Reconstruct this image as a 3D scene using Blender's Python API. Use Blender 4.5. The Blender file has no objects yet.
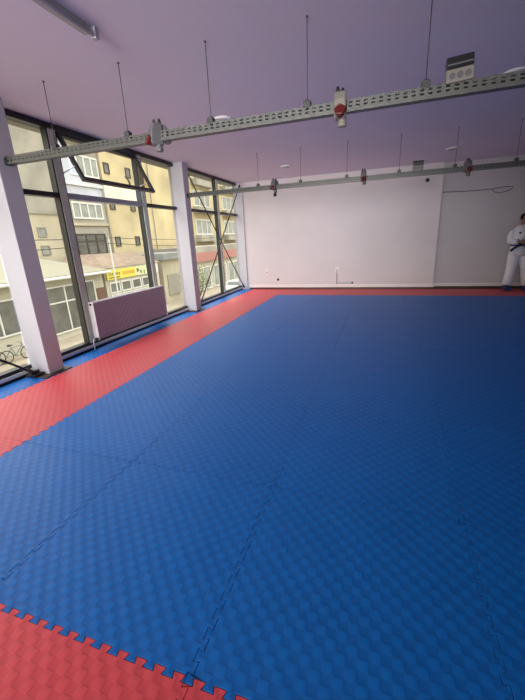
import bpy, bmesh, math, random
from mathutils import Vector, Matrix
random.seed(7)
PI = math.pi
C = bpy.context.scene.collection

# ------------------------------------------------------------------ helpers
class MB:
    """collects shapes, builds them as ONE mesh object"""
    def __init__(s): s.bm = bmesh.new()
    def face(s, pts):
        vs = [s.bm.verts.new(p) for p in pts]
        try: return s.bm.faces.new(vs)
        except ValueError: return None
    def box(s, x0, x1, y0, y1, z0, z1, M=None):
        P = [(x0,y0,z0),(x1,y0,z0),(x1,y1,z0),(x0,y1,z0),(x0,y0,z1),(x1,y0,z1),(x1,y1,z1),(x0,y1,z1)]
        if M is not None: P = [M @ Vector(p) for p in P]
        v = [s.bm.verts.new(p) for p in P]
        for f in ((3,2,1,0),(4,5,6,7),(0,1,5,4),(1,2,6,5),(2,3,7,6),(3,0,4,7)):
            s.bm.faces.new([v[i] for i in f])
        return s
    def rings(s, rings, cap=True, closed=False):
        R = [[s.bm.verts.new(p) for p in r] for r in rings]
        n = len(R[0]); m = len(R)
        for i in range(m if closed else m-1):
            a, b = R[i], R[(i+1) % m]
            for k in range(n):
                s.bm.faces.new((a[k], a[(k+1)%n], b[(k+1)%n], b[k]))
        if cap and not closed:
            s.bm.faces.new(R[0][::-1]); s.bm.faces.new(R[-1])
        return s
    def tube(s, pts, r, n=8, cap=True, closed=False, flat=1.0):
        pts = [Vector(p) for p in pts]
        m = len(pts); rs = r if isinstance(r, (list, tuple)) else [r]*m
        rings = []; prev = None
        for i, p in enumerate(pts):
            if closed: d = pts[(i+1) % m] - pts[i-1]
            else: d = pts[min(i+1, m-1)] - pts[max(i-1, 0)]
            d.normalize()
            if prev is None:
                u = d.orthogonal().normalized()
            else:
                u = (prev - d*prev.dot(d))
                u = u.normalized() if u.length > 1e-6 else d.orthogonal().normalized()
            prev = u; w = d.cross(u)
            rings.append([p + (u*math.cos(2*PI*k/n) + w*math.sin(2*PI*k/n)*flat)*rs[i] for k in range(n)])
        return s.rings(rings, cap, closed)
    def lathe(s, prof, o=(0,0,0), axis='z', n=24, M=None):
        rings = []
        for (r, h) in prof:
            ring = []
            for k in range(n):
                a = 2*PI*k/n; c, q = r*math.cos(a), r*math.sin(a)
                p = {'z':(c,q,h),'y':(c,h,-q),'x':(h,c,q)}[axis]
                p = Vector(p)
                if M is not None: p = M @ p
                ring.append(p + Vector(o))
            rings.append(ring)
        return s.rings(rings, True)
    def ellipses(s, rows, n=20, cap=True):
        # rows: (cx,cy,cz,rx,ry)
        return s.rings([[(cx+rx*math.cos(2*PI*k/n), cy+ry*math.sin(2*PI*k/n), cz) for k in range(n)] for cx,cy,cz,rx,ry in rows], cap)
    def build(s, name, mat, parent=None, smooth=False, bevel=0, sub=0):
        me = bpy.data.meshes.new(name)
        bmesh.ops.recalc_face_normals(s.bm, faces=s.bm.faces[:])
        s.bm.to_mesh(me); s.bm.free()
        if smooth:
            for p in me.polygons: p.use_smooth = True
        me.materials.append(mat)
        o = bpy.data.objects.new(name, me); C.objects.link(o)
        if parent is not None: o.parent = parent
        if bevel:
            b = o.modifiers.new('bevel', 'BEVEL'); b.width = bevel; b.segments = 2; b.limit_method = 'ANGLE'
        if sub:
            b = o.modifiers.new('sub', 'SUBSURF'); b.levels = sub; b.render_levels = sub
        return o

def tag(o, label=None, cat=None, group=None, kind=None):
    if label: o['label'] = label
    if cat: o['category'] = cat
    if group: o['group'] = group
    if kind: o['kind'] = kind
    return o

def empty(name, loc=(0,0,0), rz=0.0):
    o = bpy.data.objects.new(name, None); C.objects.link(o)
    o.location = loc; o.rotation_euler = (0,0,rz); o.empty_display_size = .1
    return o

def copy_tree(o, parent=None):
    c = o.copy(); C.objects.link(c)
    if parent is not None: c.parent = parent
    for ch in list(o.children): copy_tree(ch, c)
    return c

def ordn(n):
    return ['first','second','third','fourth','fifth','sixth','seventh','eighth','ninth','tenth','eleventh','twelfth'][n-1]

# ------------------------------------------------------------------ materials
def mat(name, col, rough=.6, metal=0.0, noise=0.0, scale=8.0, bump=0.0, bscale=60.0, spec=.5):
    m = bpy.data.materials.new(name); m.use_nodes = True
    nt = m.node_tree; b = nt.nodes['Principled BSDF']
    b.inputs['Roughness'].default_value = rough; b.inputs['Metallic'].default_value = metal
    b.inputs['Specular IOR Level'].default_value = spec
    b.inputs['Base Color'].default_value = (*col, 1)
    tc = nt.nodes.new('ShaderNodeTexCoord')
    if noise:
        n = nt.nodes.new('ShaderNodeTexNoise'); n.inputs['Scale'].default_value = scale; n.inputs['Detail'].default_value = 5
        nt.links.new(tc.outputs['Object'], n.inputs['Vector'])
        r = nt.nodes.new('ShaderNodeValToRGB')
        r.color_ramp.elements[0].position = .3; r.color_ramp.elements[1].position = .7
        r.color_ramp.elements[0].color = (*[c*(1-noise) for c in col], 1)
        r.color_ramp.elements[1].color = (*[min(1, c*(1+noise)) for c in col], 1)
        nt.links.new(n.outputs['Fac'], r.inputs['Fac']); nt.links.new(r.outputs['Color'], b.inputs['Base Color'])
    if bump:
        n2 = nt.nodes.new('ShaderNodeTexNoise'); n2.inputs['Scale'].default_value = bscale; n2.inputs['Detail'].default_value = 3
        nt.links.new(tc.outputs['Object'], n2.inputs['Vector'])
        bp = nt.nodes.new('ShaderNodeBump'); bp.inputs['Strength'].default_value = bump; bp.inputs['Distance'].default_value = .01
        nt.links.new(n2.outputs['Fac'], bp.inputs['Height']); nt.links.new(bp.outputs['Normal'], b.inputs['Normal'])
    return m

def mat_foam(name, col, dark):
    """EVA foam: squares of five fine ridges turned alternately, like woven straw"""
    m = bpy.data.materials.new(name); m.use_nodes = True
    nt = m.node_tree; N = nt.nodes; L = nt.links; b = N['Principled BSDF']
    def math_(op, a, c=None):
        n = N.new('ShaderNodeMath'); n.operation = op
        for i, v in enumerate((a, c)):
            if v is None: continue
            if isinstance(v, (int, float)): n.inputs[i].default_value = v
            else: L.new(v, n.inputs[i])
        return n.outputs[0]
    tc = N.new('ShaderNodeTexCoord'); sp = N.new('ShaderNodeSeparateXYZ'); L.new(tc.outputs['Object'], sp.inputs[0])
    x, y = sp.outputs[0], sp.outputs[1]
    K = 26.0
    cx, cy = math_('FLOOR', math_('MULTIPLY', x, K)), math_('FLOOR', math_('MULTIPLY', y, K))
    par = math_('FLOORED_MODULO', math_('ADD', cx, cy), 2.0)
    def ridge(v):
        f = math_('FRACT', math_('MULTIPLY', v, K*4))
        return math_('POWER', math_('ABSOLUTE', math_('SINE', math_('MULTIPLY', f, PI))), .6)
    rx, ry = ridge(x), ridge(y)
    mx = N.new('ShaderNodeMix'); L.new(par, mx.inputs[0]); L.new(rx, mx.inputs[2]); L.new(ry, mx.inputs[3])
    # each square is slightly pillowed, alternate squares sit a little lower
    def pil(v):
        f = math_('FRACT', math_('MULTIPLY', v, K)); return math_('SINE', math_('MULTIPLY', f, PI))
    pillow = math_('POWER', math_('MULTIPLY', pil(x), pil(y)), .45)
    h = math_('ADD', math_('MULTIPLY', mx.outputs[0], .04), math_('MULTIPLY', math_('MULTIPLY', pillow, math_('SUBTRACT', math_('MULTIPLY', par, 2.0), 1.0)), .8))
    nz = N.new('ShaderNodeTexNoise'); nz.inputs['Scale'].default_value = 3.2; nz.inputs['Detail'].default_value = 2
    oi = N.new('ShaderNodeObjectInfo')
    ad = N.new('ShaderNodeVectorMath'); ad.operation = 'ADD'; L.new(tc.outputs['Object'], ad.inputs[0]); L.new(oi.outputs['Location'], ad.inputs[1])
    L.new(ad.outputs[0], nz.inputs['Vector'])
    bp = N.new('ShaderNodeBump'); bp.inputs['Strength'].default_value = 1.0; bp.inputs['Distance'].default_value = BUMP
    L.new(h, bp.inputs['Height'])
    bp2 = N.new('ShaderNodeBump'); bp2.inputs['Strength'].default_value = 1.0; bp2.inputs['Distance'].default_value = .006
    L.new(nz.outputs['Fac'], bp2.inputs['Height']); L.new(bp2.outputs['Normal'], bp.inputs['Normal'])
    L.new(bp.outputs['Normal'], b.inputs['Normal'])
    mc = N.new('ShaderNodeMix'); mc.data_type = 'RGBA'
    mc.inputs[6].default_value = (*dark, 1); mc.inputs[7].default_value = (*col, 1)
    L.new(math_('ADD', math_('MULTIPLY', math_('MULTIPLY', par, pillow), .62), math_('MULTIPLY', nz.outputs['Fac'], .35)), mc.inputs[0])  # alternate squares painted darker for shade from ridge direction, plus random tone
    hs = N.new('ShaderNodeHueSaturation'); L.new(mc.outputs[2], hs.inputs['Color'])
    L.new(math_('ADD', math_('MULTIPLY', oi.outputs['Random'], .05), .975), hs.inputs['Value'])
    L.new(hs.outputs[0], b.inputs['Base Color'])
    b.inputs['Roughness'].default_value = .45; b.inputs['Specular IOR Level'].default_value = .30
    return m

def mat_glass(name, tint, gloss=.06):
    m = bpy.data.materials.new(name); m.use_nodes = True
    nt = m.node_tree; nt.nodes.clear()
    out = nt.nodes.new('ShaderNodeOutputMaterial'); mix = nt.nodes.new('ShaderNodeMixShader')
    t = nt.nodes.new('ShaderNodeBsdfTransparent')
    g = nt.nodes.new('ShaderNodeBsdfGlossy'); g.inputs['Roughness'].default_value = .03
    nz = nt.nodes.new('ShaderNodeTexNoise'); nz.inputs['Scale'].default_value = 1.4; nz.inputs['Detail'].default_value = 6
    tc = nt.nodes.new('ShaderNodeTexCoord'); nt.links.new(tc.outputs['Object'], nz.inputs['Vector'])
    r = nt.nodes.new('ShaderNodeValToRGB'); r.color_ramp.elements[0].color = (*[c*.93 for c in tint], 1); r.color_ramp.elements[1].color = (*tint, 1)
    r.color_ramp.elements[0].position = .35; r.color_ramp.elements[1].position = .6
    nt.links.new(nz.outputs['Fac'], r.inputs['Fac']); nt.links.new(r.outputs['Color'], t.inputs['Color'])
    lw = nt.nodes.new('ShaderNodeLayerWeight'); lw.inputs['Blend'].default_value = gloss
    nt.links.new(lw.outputs['Fresnel'], mix.inputs[0]); nt.links.new(t.outputs[0], mix.inputs[1]); nt.links.new(g.outputs[0], mix.inputs[2])
    nt.links.new(mix.outputs[0], out.inputs[0])
    return m

BUMP = .0010
M = {}
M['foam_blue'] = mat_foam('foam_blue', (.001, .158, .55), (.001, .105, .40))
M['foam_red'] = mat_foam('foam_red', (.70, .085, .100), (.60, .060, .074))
M['wall'] = mat('wall_paint', (.58, .545, .555), .75, noise=.03, scale=1.5, bump=.05, bscale=40)
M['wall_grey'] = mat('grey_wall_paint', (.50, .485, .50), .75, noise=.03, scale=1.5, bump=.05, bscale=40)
M['ceil'] = mat('ceiling_paint', (.68, .62, .73), .8, noise=.02, scale=.8)
M['column'] = mat('column_paint', (.46, .455, .50), .6, noise=.02, scale=3)
M['skirt'] = mat('skirting', (.70, .66, .64), .5, noise=.03)
M['dark_gap'] = mat('dark_brown', (.045, .022, .018), .5, noise=.3, scale=10)
M['concrete'] = mat('screed', (.10, .11, .14), .8, noise=.2, scale=4)
M['alu_grey'] = mat('grey_aluminium', (.58, .66, .56), .45, .05, noise=.06, scale=6)
M['black_frame'] = mat('black_frame', (.016, .015, .016), .4, noise=.2)
M['alu_light'] = mat('bright_aluminium', (.72, .72, .70), .4, .2, noise=.05)
M['blue_alu'] = mat('open_sill_aluminium', (.33, .36, .42), .35, .3, noise=.05)
M['glass'] = mat_glass('tinted_glass', (.73, .66, .50))
M['steel'] = mat('galvanised_steel', (.095, .098, .090), .45, .35, noise=.12, scale=20)
M['rod'] = mat('dark_steel_rod', (.05, .045, .05), .6, .1, noise=.1)
M['clamp'] = mat('grey_clamp', (.05, .05, .05), .5, .3, noise=.1)
M['black'] = mat('black_plastic', (.012, .012, .013), .45, noise=.2)
M['grey_plastic'] = mat('grey_plastic', (.10, .10, .105), .5, noise=.06)
M['cream_plastic'] = mat('cream_plastic', (.21, .195, .17), .5, noise=.05)
M['red_plastic'] = mat('red_plastic', (.10, .009, .008), .4, noise=.1)
M['smoke'] = mat('smoked_cover', (.018, .018, .02), .2, noise=.1)
M['white_plastic'] = mat('white_plastic', (.66, .65, .66), .45, noise=.03)
M['diff_grey'] = mat('grey_diffuser', (.33, .33, .35), .4, noise=.05)
M['lamp_body'] = mat('lamp_body', (.34, .34, .37), .35, .2, noise=.05)
M['lamp_tube'] = mat('unlit_tube', (.50, .50, .53), .2, noise=.03)
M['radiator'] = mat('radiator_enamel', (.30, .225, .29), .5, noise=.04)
M['radiator_side'] = mat('radiator_side_enamel', (.66, .65, .68), .4, noise=.03)
M['brace'] = mat('brace_steel', (.030, .022, .022), .5, .3, noise=.2)
# outside
M['asphalt'] = mat('asphalt', (0.202, 0.178, 0.134), .9, noise=.15, scale=.7)
M['pave'] = mat('pavement', (0.296, 0.252, 0.184), .9, noise=.15, scale=1.2)
M['stucco'] = mat('beige_stucco', (0.392, 0.354, 0.261), .9, noise=.22, scale=.35)
M['stucco_y'] = mat('yellow_stucco', (0.455, 0.381, 0.226), .9, noise=.22, scale=.3)
M['stucco_g'] = mat('grey_stucco', (0.285, 0.266, 0.223), .9, noise=.22, scale=.4)
M['shop_wall'] = mat('cream_render', (0.420, 0.396, 0.321), .9, noise=.06, scale=.6)
M['roof_pale'] = mat('pale_sheet_roof', (.21, .195, .14), .7, noise=.08, scale=.5)
M['roof_brown'] = mat('brown_tile_roof', (0.201, 0.150, 0.108), .9, noise=.22, scale=2)
M['roof_grey'] = mat('grey_roof', (0.206, 0.212, 0.206), .9, noise=.15, scale=1)
M['ext_white'] = mat('white_pvc', (0.547, 0.547, 0.510), .5, noise=.03)
M['ext_glass'] = mat('dark_window_glass', (0.116, 0.116, 0.104), .15, noise=.3, scale=1.2)
M['ext_glass_l'] = mat('pale_window_glass', (0.246, 0.260, 0.246), .15, noise=.25, scale=1.2)
M['ext_dark'] = mat('dark_window_frame', (0.047, 0.037, 0.031), .6, noise=.2)
M['door_brown'] = mat('brown_door', (0.131, 0.064, 0.045), .5, noise=.2)
M['sign_y'] = mat('yellow_sign', (0.594, 0.501, 0.076), .5, noise=.04)
M['sign_g'] = mat('pale_sign', (0.528, 0.540, 0.324), .5, noise=.05)
M['sign_o'] = mat('orange_letters', (0.520, 0.236, 0.046), .5, noise=.05)
M['sign_d'] = mat('olive_letters', (0.107, 0.113, 0.033), .5, noise=.05)
M['red_band'] = mat('red_fascia', (.34, .15, .13), .6, noise=.08)
M['leaf'] = mat('grey_green_leaf', (.24, .26, .15), .8, noise=.3)
M['bark'] = mat('bark', (.12, .09, .06), .9, noise=.3)
M['car'] = mat('pale_car_paint', (.62, .60, .54), .25, noise=.03)
M['car_glass'] = mat('car_glass', (.06, .07, .07), .1, noise=.2)
M['rubber'] = mat('rubber', (.02, .02, .02), .8, noise=.2)
M['bike'] = mat('bike_paint', (.14, .15, .14), .4, noise=.1)
M['spoke'] = mat('spoke_steel', (.25, .25, .24), .4, .6, noise=.1)
# person
M['skin'] = mat('skin', (.22, .105, .07), .55, noise=.06, scale=15)
M['dobok'] = mat('white_uniform', (.70, .71, .76), .85, noise=.05, scale=8, bump=.35, bscale=14)
M['belt'] = mat('navy_belt', (.008, .012, .07), .7, noise=.1)
M['hair'] = mat('black_hair', (.006, .005, .004), .8, spec=.2, noise=.3, scale=40)
M['navy_shoe'] = mat('navy_shoe', (.010, .020, .10), .6, noise=.2)
M['emblem'] = mat('dark_emblem', (.02, .02, .03), .7, noise=.1)

# ------------------------------------------------------------------ camera
CAM = Vector((1.551994712472088, -0.6548264846209549, 1.4104143432497294))
RR = [[0.9482403107152283, -0.3131492557920156, -0.0527053766858188],
      [0.3140061354112703, 0.8999028654976318, 0.3026135813099442],
      [-0.047333498273065204, -0.3035002080164987, 0.9516549604111648]]
FPX = 352.297
cd = bpy.data.cameras.new('camera'); cam = bpy.data.objects.new('camera', cd); C.objects.link(cam)
cd.sensor_fit = 'HORIZONTAL'; cd.sensor_width = 36; cd.lens = FPX*36/525; cd.clip_start = .02; cd.clip_end = 500
mw = Matrix.Identity(4)
for i in range(3):
    mw[i][0] = RR[i][0]; mw[i][1] = RR[i][2]; mw[i][2] = -RR[i][1]; mw[i][3] = CAM[i]
cam.matrix_world = mw
bpy.context.scene.camera = cam
def project(p):
    d = Vector(p) - CAM
    q = [sum(RR[i][k]*d[i] for i in range(3)) for k in range(3)]
    if q[1] < .05: return None
    return (262.5 + FPX*q[0]/q[1], 350 - FPX*q[2]/q[1])
def near_view(pts, m=190):
    for p in pts:
        t = project(p)
        if t and -m < t[0] < 525+m and -m < t[1] < 700+m: return True
    return False

# ------------------------------------------------------------------ room shell
H = 2.84
XR, YB, YF = 7.6, -4.6, 9.04
def struct(name, mb, m, parent=None, **k):
    o = mb.build(name, m, parent, **k)
    if parent is None: tag(o, kind='structure')
    return o
struct('floor', MB().box(-2.45, XR, YB, YF+.16, -.20, -.026), M['concrete'])
struct('ceiling', MB().box(-2.45, XR, YB, YF+.30, H, H+.25), M['ceil'])
# far wall: main face, and the recessed stretch on the right
mb = MB()
mb.box(-2.45, 2.74, YF, YF+.33, -.03, H+.02)
struct('wall_far', mb, M['wall'])
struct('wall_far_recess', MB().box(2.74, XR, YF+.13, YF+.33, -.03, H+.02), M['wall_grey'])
struct('wall_right', MB().box(XR, XR+.2, YB, YF+.33, -.2, H+.02), M['wall'])
struct('wall_back', MB().box(-2.45, XR+.2, YB-.2, YB, -.2, H+.02), M['wall'])
# skirting with a dark brown strip set in the gap under it
b = struct('baseboard_far', MB().box(-2.12, 2.755, YF-.018, YF, .045, .125).box(2.755, XR, YF+.112, YF+.13, .045, .125), M['skirt'], bevel=.004)
struct('trim_1', MB().box(-2.12, 2.752, YF-.012, YF+.002, -.026, .045).box(2.752, XR, YF+.108, YF+.13, -.026, .045), M['dark_gap'])
# outer slab edge below the windows
struct('wall_left', MB().box(-2.72, -2.452, YB, YF+.33, -.9, .0).box(-2.72, -2.452, YB, YF+.33, H-.02, H+.6), M['stucco_g'])
# columns
def column(n, x0, x1, y0, y1, plate):
    o = struct('column_%d' % n, MB().box(x0, x1, y0, y1, -.026, H+.01), M['column'], bevel=.006)
    if plate:
        pl = MB().box(x0-.03, x1+.072, y0-.12, y1+.05, .0005, .012).build('base_plate', M['dark_gap'], o, bevel=.003)
    return o
column(1, -2.37, -2.085, 2.19, 2.40, True)
column(2, -2.45, -2.14, 5.87, 6.08, True)
column(3, -2.45, -2.165, 9.0, 9.2, False)
column(4, -2.37, -2.085, -1.50, -1.29, True)

# ------------------------------------------------------------------ window wall
GX = -2.385
def bay(n, y0, y1, mulls, awning=None):
    root = empty('window_%d' % n, (GX, (y0+y1)/2, 0)); tag(root, kind='structure')
    oy = (y0+y1)/2
    def bx(x0, x1, a, b_, z0, z1): return (x0-GX, x1-GX, a-oy, b_-oy, z0, z1)
    # head + bottom rail, dark, with a bright aluminium strip along the bottom
    MB().box(*bx(-2.45, -2.33, y0, y1, 2.775, 2.839)).build('head_frame', M['black_frame'], root)
    MB().box(*bx(-2.45, -2.335, y0, y1, -.026, .03)).box(*bx(-2.45, -2.345, y0, y1, .068, .112)).build('bottom_frame', M['black_frame'], root)
    MB().box(*bx(-2.45, -2.32, y0, y1, .032, .068)).build('sill_strip', M['alu_light'], root)
    edges = [y0]+[m for m in mulls]+[y1]
    for m_ in mulls:
        mu = MB().box(*bx(-2.45, -2.33, m_-.05, m_+.05, .10, 2.80)).build('mullion', M['alu_grey'], root, bevel=.003)
        MB().box(*bx(-2.43, -2.345, m_-.068, m_-.05, .10, 2.78)).box(*bx(-2.43, -2.345, m_+.05, m_+.078, .10, 2.78)).build('gasket', M['black_frame'], mu)
    for i in range(len(edges)-1):
        a, c = edges[i], edges[i+1]
        aw = awning == i
        if aw:
            MB().box(*bx(-2.45, -2.33, a+.05, c-.05, 2.005, 2.075)).build('transom', M['blue_alu'], root, bevel=.003)
        else:
            MB().box(*bx(-2.45, -2.345, a+.05 if i else a, c-.05 if i < len(edges)-2 else c, 2.01, 2.065)).build('transom', M['black_frame'], root)
        MB().face([(0, a-oy, .10), (0, c-oy, .10), (0, c-oy, 2.03), (0, a-oy, 2.03)])
        q = MB(); q.face([(0, a-oy, .10), (0, c-oy, .10), (0, c-oy, 2.03), (0, a-oy, 2.03)]); q.build('lower_pane', M['glass'], root)
        if not aw:
            q = MB(); q.face([(0, a-oy, 2.04), (0, c-oy, 2.04), (0, c-oy, 2.79), (0, a-oy, 2.79)]); q.build('upper_pane', M['glass'], root)
        else:
            # top-hung sash tilted into the room
            hz, L_ = 2.765, .64
            ang = math.radians(27.0)
            Mx = Matrix.Translation((-2.35-GX, 0, hz)) @ Matrix.Rotation(-ang, 4, 'Y')
            ya, yb = a+.075-oy, c-.075-oy
            f = .048
            s = MB()
            for (p0, p1, q0, q1) in ((ya, yb, -f, 0), (ya, yb, -L_, -L_+f), (ya, ya+f, -L_+f, -f), (yb-f, yb, -L_+f, -f)):
                s.box(-.022, .022, p0, p1, q0, q1, Mx)
            sash = s.build('awning_sash', M['black_frame'], root, bevel=.003)
            g = MB(); g.face([Mx @ Vector(v) for v in ((0, ya+f, -L_+f), (0, yb-f, -L_+f), (0, yb-f, -f), (0, ya+f, -f))])
            g.build('sash_pane', M['glass'], sash)
            ym = (ya+yb)/2+.12
            MB().tube([Mx @ Vector(v) for v in ((.03, ym, -L_+.02), (.05, ym, -L_+.05), (.055, ym-.008, -L_+.10), (.05, ym-.03, -L_+.15))], [.011, .012, .010, .006]).build('handle', M['black'], sash, smooth=True)
            for yy in (ya-.005, yb+.005):
                p1 = Mx @ Vector((0, yy, -.45)); p0 = Vector((-2.36-GX, yy, 2.30))
                MB().tube([p0, p1], .008, 6).build('stay_arm', M['alu_light'], sash)
    return root
bay(1, -1.29, 2.19, [-.5, 1.14])
bay(2, 2.40, 5.87, [3.165, 4.83], awning=1)
bay(3, 6.08, 9.0, [7.78])
bay(4, YB, -1.50, [-3.0])

# diagonal bracing
def brace(name, pa, pb, label):
    r = empty(name, pb); tag(r, label, 'brace', 'diagonal wind braces at the window wall')
    pa, pb = Vector(pa), Vector(pb)
    MB().tube([pa-pb, (0,0,0)], .013, 8).build('rod', M['brace'], r, smooth=True)
    d = (pa-pb).normalized()
    for k, p in enumerate((d*.05, (pa-pb)-d*.05)):
        MB().tube([p-d*.06, p+d*.06], .022, 8).build('clevis', M['brace'], r, smooth=True)
    return r
brace('brace_rod', (-2.27, 6.20, 2.80), (-2.27, 8.97, .07), 'black diagonal rod falling from the white column top to the far wall corner')
brace('brace_rod', (-2.215, 8.97, 2.77), (-2.215, 6.17, .07), 'black diagonal rod rising from the middle column base to the far ceiling corner')
br = brace('brace_rod', (-2.25, -1.2, 2.8), (-2.20, 2.10, .05), 'black diagonal rod ending at the base of the near white column')
MB().box(-.06, .06, -.05, .08, -.037, -.01).box(-.02, .02, -.05, .05, -.02, .03).build('foot_bracket', M['black'], br, bevel=.004)

# ------------------------------------------------------------------ radiator
rad = empty('radiator', (-2.26, 4.04, .13)); tag(rad, 'white panel radiator with ribbed front standing below the open window', 'radiator')
y0, y1 = -.87, .87
q = MB()   # ribbed front
n = 58; pts = []
for i in range(n):
    a = y0+.01+(y1-y0-.02)*i/n; w = (y1-y0-.02)/n
    pts += [(.040, a), (.040, a+w*.55), (.034, a+w*.68), (.034, a+w*.90)]
pts.append((.040, y1-.01)); pts += [(.028, y1-.01), (.028, y0+.01)]
q.rings([[(x, y, .012) for x, y in pts], [(x, y, .528) for x, y in pts]])
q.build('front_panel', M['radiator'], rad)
MB().box(-.045, -.033, y0+.01, y1-.01, .01, .53).build('back_panel', M['radiator_side'], rad)
for s in (-1, 1):
    yy = y0 if s < 0 else y1-.012
    MB().box(-.045, .042, yy, yy+.012, .0, .54).build('side_panel', M['radiator_side'], rad, bevel=.003)
q = MB().box(-.045, .042, y0+.012, y1-.012, .528, .533).box(-.045, -.037, y0+.012, y1-.012, .533, .54).box(.034, .042, y0+.012, y1-.012, .533, .54)
for i in range(40):
    a = y0+.03+i*(y1-y0-.06)/39; q.box(-.037, .034, a-.006, a+.006, .533, .538)
q.build('top_grille', M['radiator_side'], rad)
MB().lathe([(.016, 0), (.016, .012), (.010, .016)], (0, y0, .51), 'y', 12, Matrix.Rotation(PI, 4, 'X')).build('bleed_plug', M['black'], rad)
v = MB().tube([(0, y0+.01, .03), (0, y0-.06, .03), (0, y0-.075, .0), (0, y0-.075, -.128)], .010, 8).build('pipe', M['radiator_side'], rad, smooth=True)
MB().lathe([(.018, 0), (.020, .03), (.015, .045)], (0, y0-.03, .03), 'x', 12).build('valve', M['black'], v)
for yy in (-.84, .80):
    MB().box(-.068, -.045, yy-.02, yy+.02, .06, .46).build('bracket', M['radiator_side'], rad)

# ------------------------------------------------------------------ foam mats
NT = 13
def edge_profile():
    h = .011; pts = []
    for i in range(NT):
        p = i/NT; w = 1/NT
        pts += [(p, -h), (p+.29*w, -h), (p+.20*w, h), (p+.80*w, h), (p+.71*w, -h)]
    return pts
EP = edge_profile()
def mat_mesh(name, m, x1=1.0, straight=''):
    """one interlocking mat; its corner is at the origin"""
    h = .011; gap = .0011
    out = []
    B = [(s, 0 if 'b' in straight else d) for s, d in EP]
    Rr = [(x1 + (0 if 'r' in straight else d), s) for s, d in EP]
    T = [(s, 1+(0 if 't' in straight else d)) for s, d in EP][::-1]
    Lf = [((0 if 'l' in straight else d), s) for s, d in EP][::-1]
    if x1 != 1.0 or 'l' in straight:
        B = [(0 if 'l' in straight else -h, -h), (x1-h, -h)]; T = [(x1-h, 1-h), (0, 1-h)]
        if 't' in straight: T = [(x1-h, 1), (0, 1)]
        out = B[:1] + Rr[:] + [T[0], T[1]]
        out = [B[0]] + Rr + [T[0], T[1]]
    else:
        zt = 1 if 't' in straight else 1-h
        out = [(-h, -h)] + B + [(1-h, -h)] + Rr + [(1-h, zt)] + T + [(-h, zt)] + Lf
    cl = []
    for p in out:
        if not cl or (abs(p[0]-cl[-1][0])+abs(p[1]-cl[-1][1])) > 1e-6: cl.append(p)
    if abs(cl[0][0]-cl[-1][0])+abs(cl[0][1]-cl[-1][1]) < 1e-6: cl.pop()
    k = len(cl); res = []
    for i in range(k):      # pull the outline in by the joint gap
        a, b_, c = Vector(cl[i-1]), Vector(cl[i]), Vector(cl[(i+1) % k])
        e1, e2 = (b_-a).normalized(), (c-b_).normalized()
        n1, n2 = Vector((-e1.y, e1.x)), Vector((-e2.y, e2.x))
        d = 1+n1.dot(n2)
        res.append(b_ + (n1+n2)/max(d, .35)*gap)
    bm = bmesh.new()
    # rounded top lip: top outline is pulled in slightly more
    rings = []
    for z, ex in ((-.026, 0), (-.0012, 0), (0.0, .0010)):
        ring = []
        for i in range(k):
            a, b_, c = res[i-1], res[i], res[(i+1) % k]
            e1, e2 = (b_-a).normalized(), (c-b_).normalized()
            n1, n2 = Vector((-e1.y, e1.x)), Vector((-e2.y, e2.x))
            p = b_ + (n1+n2)/max(1+n1.dot(n2), .35)*ex
            ring.append(bm.verts.new((p.x, p.y, z)))
        rings.append(ring)
    for r in range(2):
        for i in range(k):
            bm.faces.new((rings[r][i], rings[r][(i+1) % k], rings[r+1][(i+1) % k], rings[r+1][i]))
    bm.faces.new(rings[2])
    me = bpy.data.meshes.new(name); bm.to_mesh(me); bm.free(); me.materials.append(m)
    return me
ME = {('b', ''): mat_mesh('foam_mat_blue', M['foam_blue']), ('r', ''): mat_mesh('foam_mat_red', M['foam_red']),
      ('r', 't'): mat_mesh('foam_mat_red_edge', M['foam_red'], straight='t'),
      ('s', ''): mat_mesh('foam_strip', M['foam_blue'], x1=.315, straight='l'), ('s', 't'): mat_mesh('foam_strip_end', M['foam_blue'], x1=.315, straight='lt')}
def put_mat(name, me, x, y, label, group, always=False):
    o = bpy.data.objects.new(name, me)
    if not near_view([(x+a*.25, y+b_*.25, 0) for a in range(5) for b_ in range(5)]):
        bpy.data.objects.remove(o); return
    C.objects.link(o); o.location = (x, y, 0)
    tag(o, label, 'floor mat', group)
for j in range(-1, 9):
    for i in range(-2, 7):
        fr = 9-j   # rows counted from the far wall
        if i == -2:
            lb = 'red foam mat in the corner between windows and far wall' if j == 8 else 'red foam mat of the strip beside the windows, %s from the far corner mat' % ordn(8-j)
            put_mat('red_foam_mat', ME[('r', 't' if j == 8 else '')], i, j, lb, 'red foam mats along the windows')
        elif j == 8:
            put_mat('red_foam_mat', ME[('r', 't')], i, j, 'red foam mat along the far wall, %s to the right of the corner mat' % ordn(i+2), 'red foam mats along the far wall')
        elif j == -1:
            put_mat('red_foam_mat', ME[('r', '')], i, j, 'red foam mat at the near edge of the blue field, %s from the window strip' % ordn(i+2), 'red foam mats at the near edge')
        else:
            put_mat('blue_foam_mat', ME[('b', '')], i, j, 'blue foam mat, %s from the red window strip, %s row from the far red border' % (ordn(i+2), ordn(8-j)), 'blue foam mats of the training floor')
    put_mat('foam_mat_strip', ME[('s', 't' if j == 8 else '')], -2.315, j, 'narrow blue foam strip between window sill and red mats, %s from the far wall' % ordn(9-j), 'narrow blue foam strips along the sill')

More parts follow.
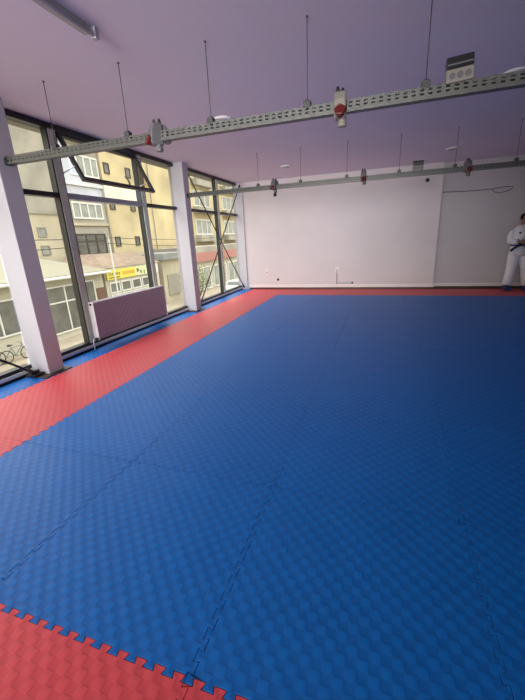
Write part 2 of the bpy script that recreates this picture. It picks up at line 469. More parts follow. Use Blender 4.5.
# ------------------------------------------------------------------ slotted rails
def slotted(mb, x0, x1, zs, z0, z1, y, th=.002, pitch=.051, L_=.026, hh=.0105):
    """vertical sheet at y from z0 to z1 with rows of slots centred on zs"""
    n = int((x1-x0)/pitch); x1 = x0+n*pitch
    rows = [z0]+[v for z in zs for v in (z-hh/2, z+hh/2)]+[z1]
    for r in range(0, len(rows), 2):
        mb.box(x0, x1, y, y+th, rows[r], rows[r+1])
    for r in range(1, len(rows)-1, 2):
        for i in range(n):
            a = x0+i*pitch
            mb.box(a, a+pitch-L_, y, y+th, rows[r], rows[r+1])
def rail(name, x0, x1, y, label):
    r = empty(name, (x0, y, 2.225)); tag(r, label, 'cable rail', 'slotted steel rails hanging under the ceiling')
    L_ = x1-x0
    q = MB(); slotted(q, 0, L_, (.033, .056), .004, .075, -.03)
    q.build('slotted_face', M['steel'], r)
    MB().box(0, L_, -.030, .028, 0, .003).box(0, L_, -.034, -.030, 0, .012).build('bottom_flange', M['steel'], r)
    MB().box(0, L_, .028, .030, 0, .075).box(0, L_, -.027, .028, .003, .005).build('rear_face', M['black'], r)  # inside coloured black so the slots read dark, shade put into colour
    MB().box(-.012, .03, -.036, .034, -.004, .06).build('end_bracket', M['black'], r, bevel=.004)
    return r
rail('slotted_rail', -2.08, 5.6, 2.30, 'grey slotted steel rail hung from the nearer white column, the nearer of two')
rail('slotted_rail', -2.13, 6.4, 5.98, 'grey slotted steel rail hung from the farther white column, before the far wall')
def rod(x, y, label, grp):
    r = empty('suspension_rod', (x, y, H)); tag(r, label, 'hanging rod', grp)
    MB().tube([(0, 0, 0), (0, 0, -.56)], .0032, 6).build('threaded_rod', M['rod'], r, smooth=True)
    MB().lathe([(.009, 0), (.009, -.006), (.005, -.010)], (0, 0, 0), 'z', 10).build('ceiling_anchor', M['rod'], r)
    MB().box(-.026, .026, -.034, .02, -.55, -.505).box(-.015, .015, -.02, .015, -.505, -.495).build('rail_clamp', M['clamp'], r, bevel=.004)
    return r
for k, x in enumerate((-1.43, -.61, .188, .965, 1.752)):
    rod(x, 2.30, 'thin steel rod holding the nearer rail, %s from the window' % ordn(k+1), 'rods of the nearer rail')
for k, x in enumerate((-.68, .10, .89, 1.71, 2.51, 3.31)):
    rod(x, 5.98, 'thin steel rod holding the farther rail, %s from the window' % ordn(k+1), 'rods of the farther rail')

# sockets hanging on the rails
def socket(name, x, y, z, cream, label, rz=0, plug=False):
    body = M['cream_plastic'] if cream else M['grey_plastic']
    r = empty(name, (x, y, z), rz); tag(r, label, 'power socket', 'industrial power sockets on the rails')
    q = MB()
    prof = [(-.095, -.065), (-.085, .03), (-.055, .085), (.02, .085), (.02, -.085), (-.07, -.085)]
    q.rings([[(-.042, yy, zz) for yy, zz in prof], [(.042, yy, zz) for yy, zz in prof]])
    hb = q.build('housing', body, r, bevel=.022); hb.modifiers['bevel'].segments = 4
    q = MB(); prof2 = [(.026, -.03), (.026, .075), (.05, .075), (.085, .02), (.09, -.06), (.05, -.06)]
    q.rings([[(-.034, yy, zz) for yy, zz in prof2], [(.034, yy, zz) for yy, zz in prof2]])
    q.build('rear_housing', body, r, bevel=.008)
    for xx in (-.018, .016):
        MB().lathe([(.013, .07), (.014, .098), (.010, .104), (.008, .116)], (xx, -.012+xx, 0), 'z', 12).build('cable_gland', M['black'], r, smooth=True)
    Ry = Matrix.Rotation(math.radians(62), 4, 'X')
    q = MB().lathe([(.030, 0), (.033, .012), (.040, .03), (.040, .038), (.034, .044)], (0, -.074, -.060), 'z', 18, Ry)
    cap = q.build('socket_lid', M['red_plastic'], r, smooth=False)
    MB().box(-.012, .012, -.10, -.078, -.027, -.004).build('lid_hinge', M['red_plastic'], cap, bevel=.003)
    MB().lathe([(.026, 0), (.028, -.03), (.031, -.034), (.031, -.052), (.018, -.056)], (.016, -.02, -.075), 'z', 18).build('socket_mouth', M['grey_plastic'] if not cream else M['cream_plastic'], r)
    if plug:
        pl = MB().tube([(0, .0, -.06), (0, -.01, -.12)], .005, 6).build('cable', M['black'], r)
        MB().lathe([(.012, .02), (.03, .0), (.032, -.02), (.02, -.04)], (0, -.01, -.145), 'z', 14).build('plug', M['black'], pl, smooth=True)
    return r
socket('rail_socket', -.30, 2.30, 2.275, False, 'grey power socket with red lid on the nearer rail, above the windows', math.radians(-38))
socket('rail_socket', 1.20, 2.30, 2.268, True, 'cream power socket with red lid on the nearer rail, right of the centre', math.radians(6))
socket('rail_socket', -.365, 5.98, 2.292, False, 'grey socket with black plug dangling on the farther rail, nearest the window', math.radians(-15), True)
socket('rail_socket', 1.16, 5.98, 2.296, False, 'grey power socket at the middle of the farther rail', math.radians(5))
socket('rail_socket', 2.68, 5.98, 2.286, False, 'grey power socket on the farther rail, before the wall step', math.radians(10))
def breaker(x, y, z, label, sc, tilt):
    r = empty('breaker_box', (x, y, z)); tag(r, label, 'electrical box', 'electrical boxes on the rails')
    r.rotation_euler = (0, tilt, 0)
    w = .079*sc
    MB().box(-w, w, -.05, .03, 0, .075).build('lower_housing', M['cream_plastic'], r, bevel=.006)
    MB().box(-w*.97, w*.97, -.048, .03, .075, .142).build('smoked_cover', M['smoke'], r, bevel=.006)
    MB().box(-w*.9, w*.9, -.052, -.046, .094, .103).build('switch_row', M['grey_plastic'], r)
    for xx in (-.045, 0, .045):
        MB().lathe([(.019, 0), (.019, .004), (.014, .004), (.014, .001)], (xx, -.05, .036), 'y', 16, Matrix.Rotation(PI, 4, 'X')).build('knockout', M['grey_plastic'], r)
breaker(1.948, 2.30, 2.292, 'cream electrical box with smoked black cover on top of the nearer rail', 1.0, math.radians(-4))
breaker(1.985, 5.98, 2.298, 'grey electrical box with dark cover on top of the farther rail', 1.0, 0)

# ------------------------------------------------------------------ ceiling fittings
def disc(x, y, label):
    r = empty('ceiling_disc', (x, y, H)); tag(r, label, 'ceiling light', 'round ceiling fittings')
    MB().lathe([(.115, 0), (.115, -.012), (.108, -.02), (.085, -.022)], n=32).build('rim', M['white_plastic'], r, smooth=False)
    MB().lathe([(.083, -.020), (.078, -.026), (.04, -.030), (.001, -.031)], n=32).build('diffuser', M['diff_grey'], r, smooth=True)
disc(-.44, 4.0, 'round white ceiling fitting behind the nearer rail, on the window side')
disc(2.69, 4.06, 'round white ceiling fitting behind the nearer rail, away from the windows')
disc(-.53, 7.45, 'round ceiling fitting near the far wall, on the window side')
disc(2.66, 7.55, 'round ceiling fitting near the far wall, above the wall step')
lamp = empty('batten_lamp', (-.445, 1.21, H)); tag(lamp, 'unlit grey fluorescent batten on the ceiling, pointing to the nearer rail', 'ceiling lamp')
MB().box(-.045, .02, -.62, .60, -.045, 0).build('body', M['lamp_body'], lamp, bevel=.008)
MB().tube([(.028, -.60, -.052), (.028, .60, -.052)], .014, 12).build('tube', M['lamp_tube'], lamp, smooth=True)
for s in (-1, 1):
    MB().box(.008, .046, s*.615-.02, s*.615+.02, -.072, -.0).build('end_cap', M['lamp_body'], lamp, bevel=.005)
MB().box(-.040, -.034, -.60, .59, -.047, -.044).build('highlight_strip', M['alu_light'], lamp)  # bright strip added to stand in for the highlight along the body

# ------------------------------------------------------------------ far wall fittings
def wall_socket(x, z, label, conduit):
    r = empty('wall_socket', (x, YF, z)); tag(r, label, 'wall socket', 'sockets on the far wall')
    MB().box(-.042, .042, -.012, 0, -.042, .042).build('plate', M['skirt'], r, bevel=.003)
    MB().lathe([(.026, 0), (.026, .006), (.020, .006), (.018, .002)], (0, -.012, 0), 'y', 18, Matrix.Rotation(PI, 4, 'X')).build('outlet', M['diff_grey'], r)
    MB().box(-.042, .042, -.010, 0, .046, .10).build('switch_plate', M['skirt'], r, bevel=.003)
    if conduit:
        MB().box(-.009, .009, -.014, 0, -.36, -.042).build('conduit', M['grey_plastic'], r)
wall_socket(-1.57, .46, 'small cream wall socket near the window corner of the far wall', False)
wall_socket(.385, .48, 'cream wall socket above a thin vertical conduit on the far wall', True)
def knob(x, z, rr, label, nm='round_wall_fitting'):
    r = empty(nm, (x, YF, z)); tag(r, label, 'wall fitting', 'small dark fittings on the far wall')
    MB().lathe([(rr, 0), (rr, .012), (rr*.75, .025), (rr*.2, .03)], n=16, axis='y', M=Matrix.Rotation(PI, 4, 'X')).build('cap', M['black'], r, smooth=True)
    MB().lathe([(rr*1.25, 0), (rr*1.25, .004)], n=16, axis='y', M=Matrix.Rotation(PI, 4, 'X')).build('flange', M['black'], r)
knob(-1.25, .262, .028, 'small black round fitting low on the wall beside the socket near the windows')
knob(2.41, 2.495, .036, 'small black round fitting high on the far wall below the farther rail')
cd_ = MB().box(.40, .78, YF-.026, YF-.014, .150, .162).build('cable_duct', M['grey_plastic']); tag(cd_, 'thin horizontal cable duct along the skirting under the wall socket', 'cable duct')
knob(.79, .16, .022, 'small dark round fitting just above the skirting at the end of the cable duct')
YR = YF+.13
def wz(pts): return [(x, YR-.008, z) for x, z in pts]
w = MB().tube(wz([(2.76, 2.22), (3.1, 2.205), (3.45, 2.20), (3.75, 2.205), (4.05, 2.235), (4.18, 2.215), (4.12, 2.16), (3.95, 2.11), (3.84, 2.13), (3.77, 2.19)]), .0085, 6).build('loose_cable', M['grey_plastic'])
tag(w, 'thin loose cable on the recessed wall, ending in a hanging loop', 'cable')

# ------------------------------------------------------------------ person
def person():
    r = empty('person', (4.37, 8.76, .004))
    tag(r, 'person in white martial arts uniform with navy belt standing against the far wall', 'person')
    V, E, RAD = [], [], []
    def add(p, rad, par=None):
        V.append(Vector(p)); RAD.append(rad if isinstance(rad, tuple) else (rad, rad))
        if par is not None: E.append((par, len(V)-1))
        return len(V)-1
    def chain(par, items):
        for p, rad in items: par = add(p, rad, par)
        return par
    pel = add((0, .02, .90), (.135, .10))
    neck = chain(pel, [((0, .02, 1.05), (.12, .09)), ((0, .015, 1.22), (.125, .09)), ((0, .015, 1.31), (.085, .07)), ((.005, 0, 1.40), .052)])
    chain(neck, [((.003, -.012, 1.455), .058), ((.005, -.012, 1.52), (.075, .088)), ((.005, -.005, 1.59), (.072, .085)), ((.004, 0, 1.63), (.045, .055))])
    chest = 2
    hands = {}
    for s in (-1, 1):
        hip = add((s*.085, .02, .86), .095, pel)
        if s < 0: leg = [((-.10, -.01, .50), .060), ((-.12, .02, .28), .052), ((-.13, .02, .10), .036), ((-.132, -.03, .05), (.038, .030)), ((-.142, -.10, .04), (.038, .020)), ((-.148, -.14, .035), (.030, .014))]
        else: leg = [((.15, -.03, .50), .062), ((.19, .02, .28), .055), ((.215, .02, .10), .036), ((.22, -.03, .05), (.038, .030)), ((.23, -.10, .04), (.038, .020)), ((.236, -.14, .035), (.030, .014))]
        chain(hip, leg)
        sh = add((s*.14, .015, 1.28), .048, chest+1)
        el = (s*.20, .02, 1.06) ; wr = (s*.085, -.17, 1.055)
        a = chain(sh, [((s*.185, .02, 1.17), .042), (el, .041), ((s*.15, -.09, 1.05), .034), (wr, .026)])
        pm = add((s*.045, -.20, 1.055), (.030, .020), a)
        kn = add((s*.012, -.215, 1.053), (.030, .018), pm)
        for f in range(4):
            z = 1.085-.02*f; l = (1, 1.08, 1.0, .8)[f]
            chain(kn, [((-s*.012*l, -.225-.003*s, z-.003), .0085), ((-s*.036*l, -.215+.006*s, z-.008), .0078), ((-s*.048*l, -.195, z-.012), .007)])
        chain(pm, [((s*.028, -.195, 1.092), .010), ((s*.0, -.21, 1.105), .0085), ((-s*.018, -.215, 1.10), .0075)])
    me = bpy.data.meshes.new('body'); me.from_pydata(V, E, []); me.materials.append(M['skin'])
    o = bpy.data.objects.new('body', me); C.objects.link(o); o.parent = r
    sk = o.modifiers.new('skin', 'SKIN'); sk.use_smooth_shade = True
    for i, sv in enumerate(me.skin_vertices[0].data):
        sv.radius = RAD[i]; sv.use_root = (i == 0)
    ss = o.modifiers.new('sub', 'SUBSURF'); ss.levels = 1; ss.render_levels = 2
    # head details
    hx, hy, hz = .005, -.012, 1.53
    hd = MB()
    rows = []
    for k in range(10):
        t = k/9*PI*.56
        rows.append((hx+.002, hy+.018+.004*math.cos(t), hz+.012+.105*math.cos(t), .084*math.sin(t)+.003, .098*math.sin(t)+.003))
    hd.ellipses(rows, 20)
    hair = hd.build('hair', M['hair'], r, smooth=True)
    for v_ in hair.data.vertices:
        if v_.co.y < hy-.045 and v_.co.z < hz+.07: v_.co.y = hy-.045
    MB().lathe([(.003, .0), (.010, -.014), (.012, -.024), (.003, -.032)], (hx, hy-.088, hz+.005), 'z', 10).build('nose', M['skin'], r, smooth=True)
    for s in (-1, 1):
        MB().lathe([(.001, -.006), (.009, -.003), (.009, .003), (.001, .006)], (hx+s*.030, hy-.083, hz+.018), 'y', 10).build('eye', M['black'], r, smooth=True)
        MB().box(hx+s*.030-.016, hx+s*.030+.016, hy-.088, hy-.078, hz+.034, hz+.040).build('eyebrow', M['hair'], r)
        MB().ellipses([(hx+s*.078, hy+.005, hz-.02, .006, .010), (hx+s*.083, hy+.005, hz, .009, .018), (hx+s*.081, hy+.005, hz+.025, .006, .014)], 10).build('ear', M['skin'], r, smooth=True)
    MB().box(hx-.022, hx+.022, hy-.085, hy-.074, hz-.046, hz-.038).build('mouth', M['red_plastic'], r, bevel=.003)
    # jacket: torso and skirt below the belt
    j = MB().ellipses([(0, .02, .77, .195, .150), (0, .02, .86, .190, .150), (0, .02, .97, .172, .140), (0, .02, 1.02, .165, .135), (0, .018, 1.06, .170, .140), (0, .015, 1.18, .180, .140),
                       (0, .015, 1.28, .185, .125), (0, .015, 1.335, .168, .105), (0, .012, 1.375, .115, .085), (.002, .008, 1.405, .070, .068)], 28)
    jk = j.build('jacket', M['dobok'], r, smooth=True)
    for s in (-1, 1):
        MB().tube([(s*.135, .015, 1.305), (s*.180, .02, 1.235), (s*.205, .025, 1.14), (s*.20, .015, 1.075), (s*.15, -.085, 1.06), (s*.095, -.155, 1.062)],
                  [.066, .068, .066, .066, .060, .056], 16).build('sleeve', M['dobok'], jk, smooth=True)
        MB().tube([(s*.055, -.03, 1.405), (s*.05, -.095, 1.33), (s*.005, -.128, 1.23), (-s*.03*(1 if s > 0 else .4), -.133, 1.10)], .012, 8).build('collar', M['dobok'], jk, smooth=True)
    MB().lathe([(.022, 0), (.022, .004)], (-.075, -.118, 1.245), 'y', 14, Matrix.Rotation(PI, 4, 'X')).build('chest_emblem', M['emblem'], jk)
    # trousers
    t = MB()
    t.ellipses([(0, .02, .76, .17, .125), (0, .02, .85, .175, .13), (0, .02, .95, .165, .125), (0, .02, 1.0, .155, .12)], 24)
    for s in (-1, 1):
        if s < 0: P = [(-.085, .02, .90), (-.09, .01, .76), (-.105, -.005, .50), (-.125, .01, .28), (-.135, .01, .125)]
        else: P = [(.09, .02, .90), (.11, .01, .76), (.16, -.015, .50), (.205, .01, .28), (.23, .01, .12)]
        t.tube(P, [.10, .115, .098, .095, .103], 18)
    t.build('trousers', M['dobok'], r, smooth=True)
    # belt and its hanging ends
    b_ = MB()
    rr_ = []
    for z, e in ((1.0, .0), (1.006, .008), (1.064, .008), (1.07, .0)):
        rr_.append((0, .02, z-.03, .172+e, .146+e))
    b_.ellipses(rr_, 28)
    bl = b_.build('belt', M['belt'], r, smooth=True)
    MB().box(-.035, .035, -.165, -.118, .97, 1.035).build('knot', M['belt'], bl, bevel=.008)
    MB().tube([(0, -.155, 1.01), (-.09, -.165, .975), (-.17, -.165, .92), (-.215, -.155, .87)], [.030, .032, .032, .030], 8, flat=.35).build('belt_end', M['belt'], bl)
    MB().tube([(.02, -.15, 1.0), (.06, -.165, .95), (.085, -.165, .84), (.10, -.165, .74)], [.028, .030, .032, .030], 8, flat=.4).build('belt_end', M['belt'], bl)
    # navy foot guards
    for s in (-1, 1):
        x0 = -.135 if s < 0 else .222; sl = -.10 if s < 0 else .12
        q = MB()
        rows = [(.085, .050, .040), (.03, .072, .066), (-.04, .078, .070), (-.10, .078, .056), (-.16, .068, .042), (-.20, .042, .030)]
        q.rings([[(x0+sl*(-yy)+wx*math.cos(2*PI*k/16), yy, max(.004, hz_+hz_*math.sin(2*PI*k/16))) for k in range(16)] for yy, wx, hz_ in rows])
        q.tube([(x0, .02, .06), (x0, .02, .15)], .07, 14)
        q.build('foot_guard', M['navy_shoe'], r, smooth=True)
person()

# ------------------------------------------------------------------ outside
GZ = -4.3
o = MB().box(-17.2, -2.72, -60, 160, GZ-.3, GZ-.03).build('street', M['asphalt']); tag(o, kind='structure')
o = MB().box(-90, -15.2, -60, 160, GZ-.28, GZ).build('pavement', M['pave']); tag(o, kind='structure')

def xwin(parent, x, y0, y1, z0, z1, nv, frame, glass, rows=1, th=.09, mull=.09):
    """window in a facade facing +X; frame is the part, panes its sub-part"""
    q = MB()
    q.box(x-.02, x+.08, y0, y1, z0, z0+mull).box(x-.02, x+.08, y0, y1, z1-mull, z1)
    for k in range(nv+1):
        c = y0+(y1-y0)*k/nv; a = min(max(c-mull/2, y0), y1-mull)
        q.box(x-.02, x+.08, a, a+mull, z0+mull, z1-mull)
    for k in range(1, rows):
        z = z0+(z1-z0)*(.66 if rows == 2 else k/rows); q.box(x-.02, x+.075, y0+mull, y1-mull, z-mull/2, z+mull/2)
    f = q.build('window', frame, parent)
    MB().box(x-.01, x+.025, y0+.02, y1-.02, z0+.02, z1-.02).build('pane', glass, f)
    return f

# low shop row across the street
sh = empty('shop_building', (0, 0, 0)); tag(sh, 'single storey cream shop building with pale sloped roof across the street', 'building')
MB().box(-24, -18, 3, 20.55, GZ, -.35).build('wall', M['shop_wall'], sh)
q = MB()
q.rings([[(-17.4, 2.4, -.30), (-17.4, 20.7, -.42), (-24.5, 20.7, -.42), (-24.5, 2.4, -.30)],
         [(-17.4, 2.4, -.16), (-17.4, 20.7, -.28), (-24.5, 20.7, -.28), (-24.5, 2.4, -.16)]])
q.rings([[(-17.4, 2.4, -.16), (-17.4, 20.7, -.28), (-24.5, 20.7, -.28), (-24.5, 2.4, -.16)],
         [(-21.8, 5.0, 1.42), (-21.4, 17.2, 1.05), (-21.6, 17.2, 1.05), (-22.0, 5.0, 1.42)]])
q.build('roof', M['roof_pale'], sh)
MB().tube([(-17.33, 2.4, -.30), (-17.33, 20.7, -.42)], .09, 8).build('gutter', M['ext_white'], sh)
xwin(sh, -18, 4.0, 8.6, -3.15, -1.0, 3, M['ext_white'], M['ext_glass'])
xwin(sh, -18, 9.4, 14.1, -3.15, -1.15, 3, M['ext_white'], M['ext_glass'])
xwin(sh, -18, 15.6, 18.4, -3.9, -.9, 2, M['ext_white'], M['ext_glass'], rows=2)
xwin(sh, -18, 18.6, 19.6, -4.2, -.85, 1, M['ext_white'], M['ext_glass'])
MB().box(-18.0, -17.95, 19.75, 20.5, GZ, -1.5).build('door', M['door_brown'], sh)

shop = empty('shop_building', (0, 0, 0)); tag(shop, 'shop with yellow signboard and gridded display windows across the street', 'building')
MB().box(-23, -18, 20.8, 27.6, GZ, -.25).build('wall', M['shop_wall'], shop)
q = MB()
q.rings([[(-17.95, 20.8, -.22), (-17.95, 28, -.25), (-23.5, 28, -.25), (-23.5, 20.8, -.22)],
         [(-20.5, 22.8, .75), (-20.5, 27.8, .70), (-23.0, 27.8, .72), (-23.0, 22.8, .75)]])
q.build('roof', M['roof_brown'], shop)
for k in range(4):
    a = 21.1+k*1.3
    xwin(shop, -18, a, a+1.15, -2.1, -1.3, 1, M['ext_white'], M['ext_glass'])
    xwin(shop, -18, a, a+1.15, -4.1, -2.2, 1, M['ext_white'], M['ext_glass_l'])
sg = empty('shop_sign', (-17.86, 23.2, -.72)); tag(sg, 'long yellow signboard with orange lettering over the shop windows', 'sign')
MB().box(-.06, .0, -2.3, 1.0, -.36, .36).build('yellow_panel', M['sign_y'], sg)
MB().box(-.06, .0, 1.0, 2.5, -.36, .36).build('pale_panel', M['sign_g'], sg)
MB().box(-.06, .0, 2.5, 4.2, -.38, .36).build('white_panel', M['ext_white'], sg)
q = MB()   # illegible lettering: stroke marks as they read from here
for k in range(11):
    a = -.55+k*.135; q.box(.0, .02, a, a+.035, -.10, .14)
    if k % 3 != 1: q.box(.0, .02, a+.035, a+.09, .08 if k % 2 else -.10, .14 if k % 2 else -.04)
q.build('lettering', M['sign_o'], sg)
q = MB()
for k in range(7):
    a = -2.1+k*.19; q.box(.0, .02, a, a+.05, -.06, .14); q.box(.0, .02, a+.05, a+.11, .02, .07)
q.box(.0, .02, -2.1, -.9, -.25, -.18); q.box(.0, .02, 1.2, 1.45, -.06, .2); q.box(.0, .02, 1.65, 1.8, -.2, .05); q.box(.0, .02, 2.1, 2.2, -.3, .0)
q.build('lettering', M['sign_d'], sg)

# lower block behind the shop roof, seen in the first pane
lb = empty('apartment_block', (0, 0, 0)); tag(lb, 'weathered beige block behind the pale shop roof, lower than its neighbour', 'building')
MB().box(-36, -24.6, 6, 24.0, GZ, 4.05).build('wall', M['stucco'], lb)
MB().box(-36.1, -24.5, 5.9, 24.1, 4.05, 4.22).build('parapet', M['stucco_g'], lb)
for (a, z) in ((21.7, 2.3), (21.7, .9), (18.4, 2.3), (18.4, .9), (15.0, 2.3)):
    xwin(lb, -24.6, a, a+.8, z, z+.75, 1, M['stucco_g'], M['ext_glass_l'])
# tall block
tb = empty('apartment_block', (0, 0, 0)); tag(tb, 'tall yellow and grey apartment block with white balcony windows across the street', 'building')
MB().box(-36, -24, 24.4, 29.1, GZ, 15).build('wall', M['stucco_g'], tb)
MB().box(-36, -23.9, 29.1, 66, GZ, 15).build('wall', M['stucco_y'], tb)
for z in (.1, 3.3, 6.6, 9.9):
    MB().box(-24.0, -23.86, 24.4, 29.1, z-.12, z+.12).build('floor_band', M['stucco'], tb)
xwin(tb, -24, 25.0, 28.6, 3.75, 5.15, 4, M['ext_white'], M['ext_glass_l'], mull=.14)
xwin(tb, -24, 24.8, 28.4, .6, 2.5, 3, M['ext_dark'], M['ext_glass'], rows=2, mull=.14)
xwin(tb, -24, 25.6, 28.9, 7.3, 9.0, 4, M['ext_white'], M['ext_glass_l'], mull=.14)
xwin(tb, -24, 25.6, 28.9, 10.6, 12.3, 4, M['ext_white'], M['ext_glass_l'], mull=.14)
for z in (1.25, 4.7, 7.9, 11.2):
    for a in (29.6, 32.7):
        xwin(tb, -23.9, a, a+.75, z, z+.95, 1, M['ext_dark'], M['ext_glass'], mull=.10)
for k, (a, z) in enumerate(((46.5, 6.0), (46.5, 9.6), (46.5, 2.2), (56, 6.0), (56, 9.6), (56, 2.2))):
    xwin(tb, -23.9, a, a+5.0, z, z+2.2, 3, M['ext_white'], M['ext_glass_l'], mull=.22)
    MB().box(-23.9, -22.9, a-.4, a+5.4, z-.9, z-.05).build('balcony', M['stucco_g'], tb)
for a in (29.1, 36.5, 44.0, 54.2):
    MB().tube([(-23.82, a, GZ), (-23.82, a, 15)], .05, 6).build('downpipe', M['stucco_g'], tb)
# grey roofed annexe and what stands before it
an = empty('annexe_building', (0, 0, 0)); tag(an, 'low building with grey flat roof beyond the yellow signboard', 'building')
MB().box(-23.4, -18.4, 28.9, 34.2, GZ, -.15).build('wall', M['stucco'], an)
MB().box(-23.6, -18.0, 28.7, 34.4, -.15, .42).build('roof', M['roof_grey'], an)
MB().box(-18.4, -18.3, 29.5, 31.5, -3.6, -1.6).build('shutter', M['stucco_g'], an)
xwin(an, -18.4, 31.8, 33.8, -3.4, -1.2, 2, M['ext_white'], M['ext_glass_l'])
rb = empty('red_fascia_shop', (0, 0, 0)); tag(rb, 'low shop with a red fascia band seen through the braced windows', 'building')
MB().box(-23.4, -18.6, 34.8, 60, GZ, -.9).build('wall', M['shop_wall'], rb)
MB().box(-23.4, -18.2, 34.7, 60, -.9, .12).build('fascia', M['red_band'], rb)
MB().box(-23.4, -18.3, 34.7, 60, .12, .75).build('parapet', M['stucco_g'], rb)
for k in range(5):
    xwin(rb, -18.6, 35.4+k*4.6, 39.2+k*4.6, -4.2, -1.5, 2, M['ext_white'], M['ext_glass_l'], mull=.15)

# shrub
def shrub(x, y, hgt, rad, label):
    r = empty('shrub', (x, y, GZ)); tag(r, label, 'shrub')
    q = MB()
    for k in range(9):
        a = random.uniform(0, 2*PI); l = random.uniform(.5, .95)
        q.tube([(0, 0, 0), (math.cos(a)*rad*.3, math.sin(a)*rad*.3, hgt*.45*l), (math.cos(a)*rad*.75*l, math.sin(a)*rad*.75*l, hgt*.9*l)], [.05, .03, .012], 5)
    q.build('stem', M['bark'], r)
    q = MB()
    for k in range(900):
        d = Vector((random.gauss(0, 1), random.gauss(0, 1), random.gauss(0, 1))).normalized()*random.uniform(.35, 1)
        p = Vector((d.x*rad, d.y*rad, hgt*.6+d.z*hgt*.42)); s = random.uniform(.07, .15)
        u = Vector((random.gauss(0, 1), random.gauss(0, 1), random.gauss(0, 1))).normalized(); v_ = u.orthogonal().normalized()
        q.face([p-u*s, p-v_*s*.5, p+u*s, p+v_*s*.5])
    q.build('foliage', M['leaf'], r)
shrub(-15.9, 30.6, 3.6, 1.7, 'grey green shrub on the pavement beyond the yellow signboard')

# cars parked along the street
def car(x, y, paint, label):
    r = empty('car', (x, y, GZ-.03)); tag(r, label, 'car', 'cars parked along the street')
    body = [(-2.1, .35), (-2.15, .7), (-2.0, .92), (-1.2, 1.0), (-.7, 1.42), (.9, 1.45), (1.5, 1.02), (2.05, .88), (2.15, .6), (2.1, .32)]
    q = MB(); q.rings([[(s*w_, yy, zz) for yy, zz in body] for s, w_ in ((-1, .84), (1, .84))])
    q.build('body', paint, r, bevel=.06)
    gl = [(-1.1, 1.01), (-.68, 1.36), (.85, 1.38), (1.35, 1.01)]
    for s in (-1, 1):
        a, b_ = sorted((s*.835, s*.855)); q = MB(); q.rings([[(a, yy, zz) for yy, zz in gl], [(b_, yy, zz) for yy, zz in gl]]); q.build('side_window', M['car_glass'], r)
        for yy in (-1.3, 1.3):
            wh = MB().lathe([(.32, -.1), (.32, .1)], (s*.80, yy, .32), 'x', 20).build('wheel', M['rubber'], r)
            MB().lathe([(.19, -.01), (.19, .01)], (s*.90, yy, .32), 'x', 16).build('hubcap', M['alu_light'], wh)
    q = MB(); q.face([(-.72, -1.14, 1.06), (.72, -1.14, 1.06), (.66, -.76, 1.39), (-.66, -.76, 1.39)]); ws = q.build('windscreen', M['car_glass'], r); ws.location = (0, -.035, .02)
car(-13.6, 35.5, M['car'], 'pale parked car seen through the pane beside the middle column')
car(-14.4, 46.0, M['car'], 'pale parked car seen through the braced windows below the red fascia')

# bicycles
def bicycle(x, y, rz, label):
    r = empty('bicycle', (x, y, GZ), rz); tag(r, label, 'bicycle', 'bicycles leaning by the shop wall')
    for s, nm in ((-.52, 'wheel'), (.52, 'wheel')):
        pts = [(s+.33*math.cos(2*PI*k/28), 0, .345+.33*math.sin(2*PI*k/28)) for k in range(28)]
        wh = MB().tube(pts, .026, 6, closed=True).build(nm, M['rubber'], r)
        q = MB()
        for k in range(10):
            a = 2*PI*k/10; q.tube([(s, 0, .345), (s+.32*math.cos(a), 0, .345+.32*math.sin(a))], .004, 4)
        q.build('spokes', M['spoke'], wh)
    q = MB()
    bb, st, hd_, ax = (-.06, 0, .33), (-.2, 0, .78), (.34, 0, .80), (-.52, 0, .345)
    for a, b_ in ((bb, st), (st, hd_), (bb, hd_), (bb, ax), (st, ax), (hd_, (.52, 0, .345)), (hd_, (.31, 0, .92))): q.tube([a, b_], .022, 6)
    fr = q.build('frame', M['bike'], r)
    MB().tube([(.24, -.26, .98), (.31, -.2, .96), (.32, 0, .94), (.31, .2, .96), (.24, .26, .98)], .014, 6).build('handlebar', M['bike'], r)
    MB().tube([(-.2, 0, .78), (-.23, 0, .9)], .014, 6).build('seat_post', M['spoke'], r)
    MB().tube([(-.36, 0, .92), (-.25, 0, .925), (-.08, 0, .91)], [.07, .06, .02], 10, flat=.4).build('saddle', M['black'], r, smooth=True)
    MB().tube([(-.06, -.09, .33), (-.06, .09, .33)], .05, 8).build('crank', M['spoke'], r)
bicycle(-16.9, 12.2, math.radians(78), 'dark bicycle by the shop wall, the one closer to the white column')
bicycle(-17.1, 10.9, math.radians(95), 'dark bicycle by the shop wall at the picture edge')

# pole and overhead wires
lp = empty('street_pole', (-16.6, 20.3, GZ)); tag(lp, 'thin pale pole standing before the shops at the yellow sign', 'pole')
MB().tube([(0, 0, 0), (0, 0, 6.3)], [.06, .045], 8).build('shaft', M['ext_white'], lp)
MB().box(-.1, .1, -.1, .1, 0, .25).build('foot', M['roof_grey'], lp)
def wire(pts, lb_):
    w_ = MB().tube(pts, .022, 5).build('overhead_cable', M['black']); tag(w_, lb_, 'cable', 'overhead street cables')
def span(a, b_, sag, n=14):
    a, b_ = Vector(a), Vector(b_)
    return [a.lerp(b_, t/n)-Vector((0, 0, sag*4*(t/n)*(1-t/n))) for t in range(n+1)]
wire(span((-15.5, 0, 1.55), (-16.52, 20.3, 1.55), .25)+span((-16.6, 20.3, 1.55), (-17, 48, 1.2), .4)[1:], 'thin black cable over the street, the lower of two')
wire(span((-15.2, 2, 2.3), (-16.4, 20.3, 1.9), .2)+span((-16.4, 20.3, 1.9), (-17, 52, 2.4), .5)[1:], 'thin black cable over the street, the upper of two')

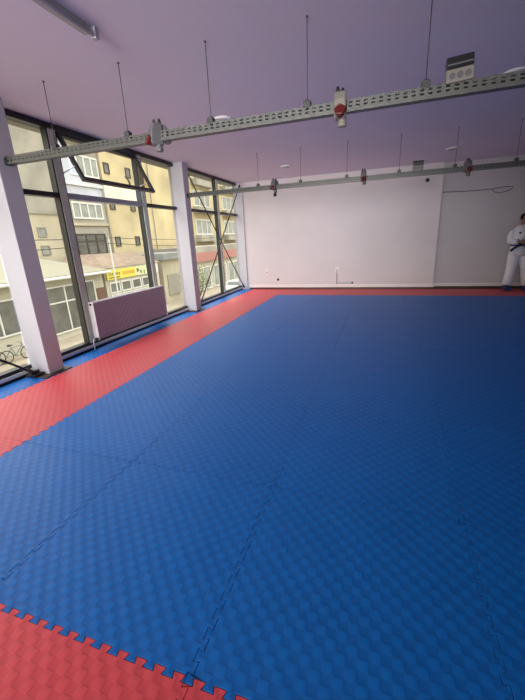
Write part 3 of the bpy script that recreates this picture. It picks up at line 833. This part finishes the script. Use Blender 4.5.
# ------------------------------------------------------------------ light
wd = bpy.data.worlds.new('world'); bpy.context.scene.world = wd; wd.use_nodes = True
nt = wd.node_tree; N = nt.nodes; L = nt.links; bg = N['Background']
tc = N.new('ShaderNodeTexCoord'); sp = N.new('ShaderNodeSeparateXYZ'); L.new(tc.outputs['Generated'], sp.inputs[0])
rp = N.new('ShaderNodeValToRGB'); L.new(sp.outputs[2], rp.inputs['Fac'])
e = rp.color_ramp.elements
e[0].position = 0.0; e[0].color = (.80, .82, .80, 1)
e[1].position = 1.0; e[1].color = (3.2, 3.6, 4.6, 1)
for pos, c in ((.14, (.92, .94, .96, 1)), (.35, (1.5, 1.62, 1.9, 1))):
    k = e.new(pos); k.color = c
nz = N.new('ShaderNodeTexNoise'); nz.inputs['Scale'].default_value = 5.0; nz.inputs['Detail'].default_value = 6
mp = N.new('ShaderNodeMapping'); mp.inputs['Scale'].default_value = (1, 1, 2.6); L.new(tc.outputs['Generated'], mp.inputs[0]); L.new(mp.outputs[0], nz.inputs['Vector'])
cr = N.new('ShaderNodeValToRGB'); cr.color_ramp.elements[0].position = .38; cr.color_ramp.elements[0].color = (.72, .75, .80, 1)
cr.color_ramp.elements[1].position = .62; cr.color_ramp.elements[1].color = (1.12, 1.1, 1.06, 1); L.new(nz.outputs['Fac'], cr.inputs['Fac'])
mx = N.new('ShaderNodeMix'); mx.data_type = 'RGBA'; mx.blend_type = 'MULTIPLY'; mx.inputs[0].default_value = 1.0
L.new(rp.outputs[0], mx.inputs[6]); L.new(cr.outputs[0], mx.inputs[7]); L.new(mx.outputs[2], bg.inputs['Color'])
bg.inputs['Strength'].default_value = 2.6

def area(name, loc, target, sx, sy, power, col, spread=180):
    ld = bpy.data.lights.new(name, 'AREA'); ld.shape = 'RECTANGLE'; ld.size = sx; ld.size_y = sy
    ld.energy = power; ld.color = col; ld.spread = math.radians(spread)
    o = bpy.data.objects.new(name, ld); C.objects.link(o); o.location = loc
    o.rotation_euler = (Vector(target)-Vector(loc)).to_track_quat('-Z', 'Y').to_euler()
    return o
area('back_fill_light', (.2, -4.4, 1.6), (-.7, 9.0, 1.25), 3.4, 2.0, 70, (1.0, .96, .95), 42)  # added fill lamp brightening the far wall; the back wall has no window
area('side_fill_light', (-2.2, -3.0, 1.3), (1.6, -.6, .2), 2.6, 2.0, 100, (.93, .97, 1.0))  # added fill lamp behind the camera, for near floor and column fronts

sc = bpy.context.scene
sc.view_settings.view_transform = 'Standard'
sc.view_settings.exposure = 0.0
sc.cycles.max_bounces = 10; sc.cycles.diffuse_bounces = 6; sc.cycles.transparent_max_bounces = 12
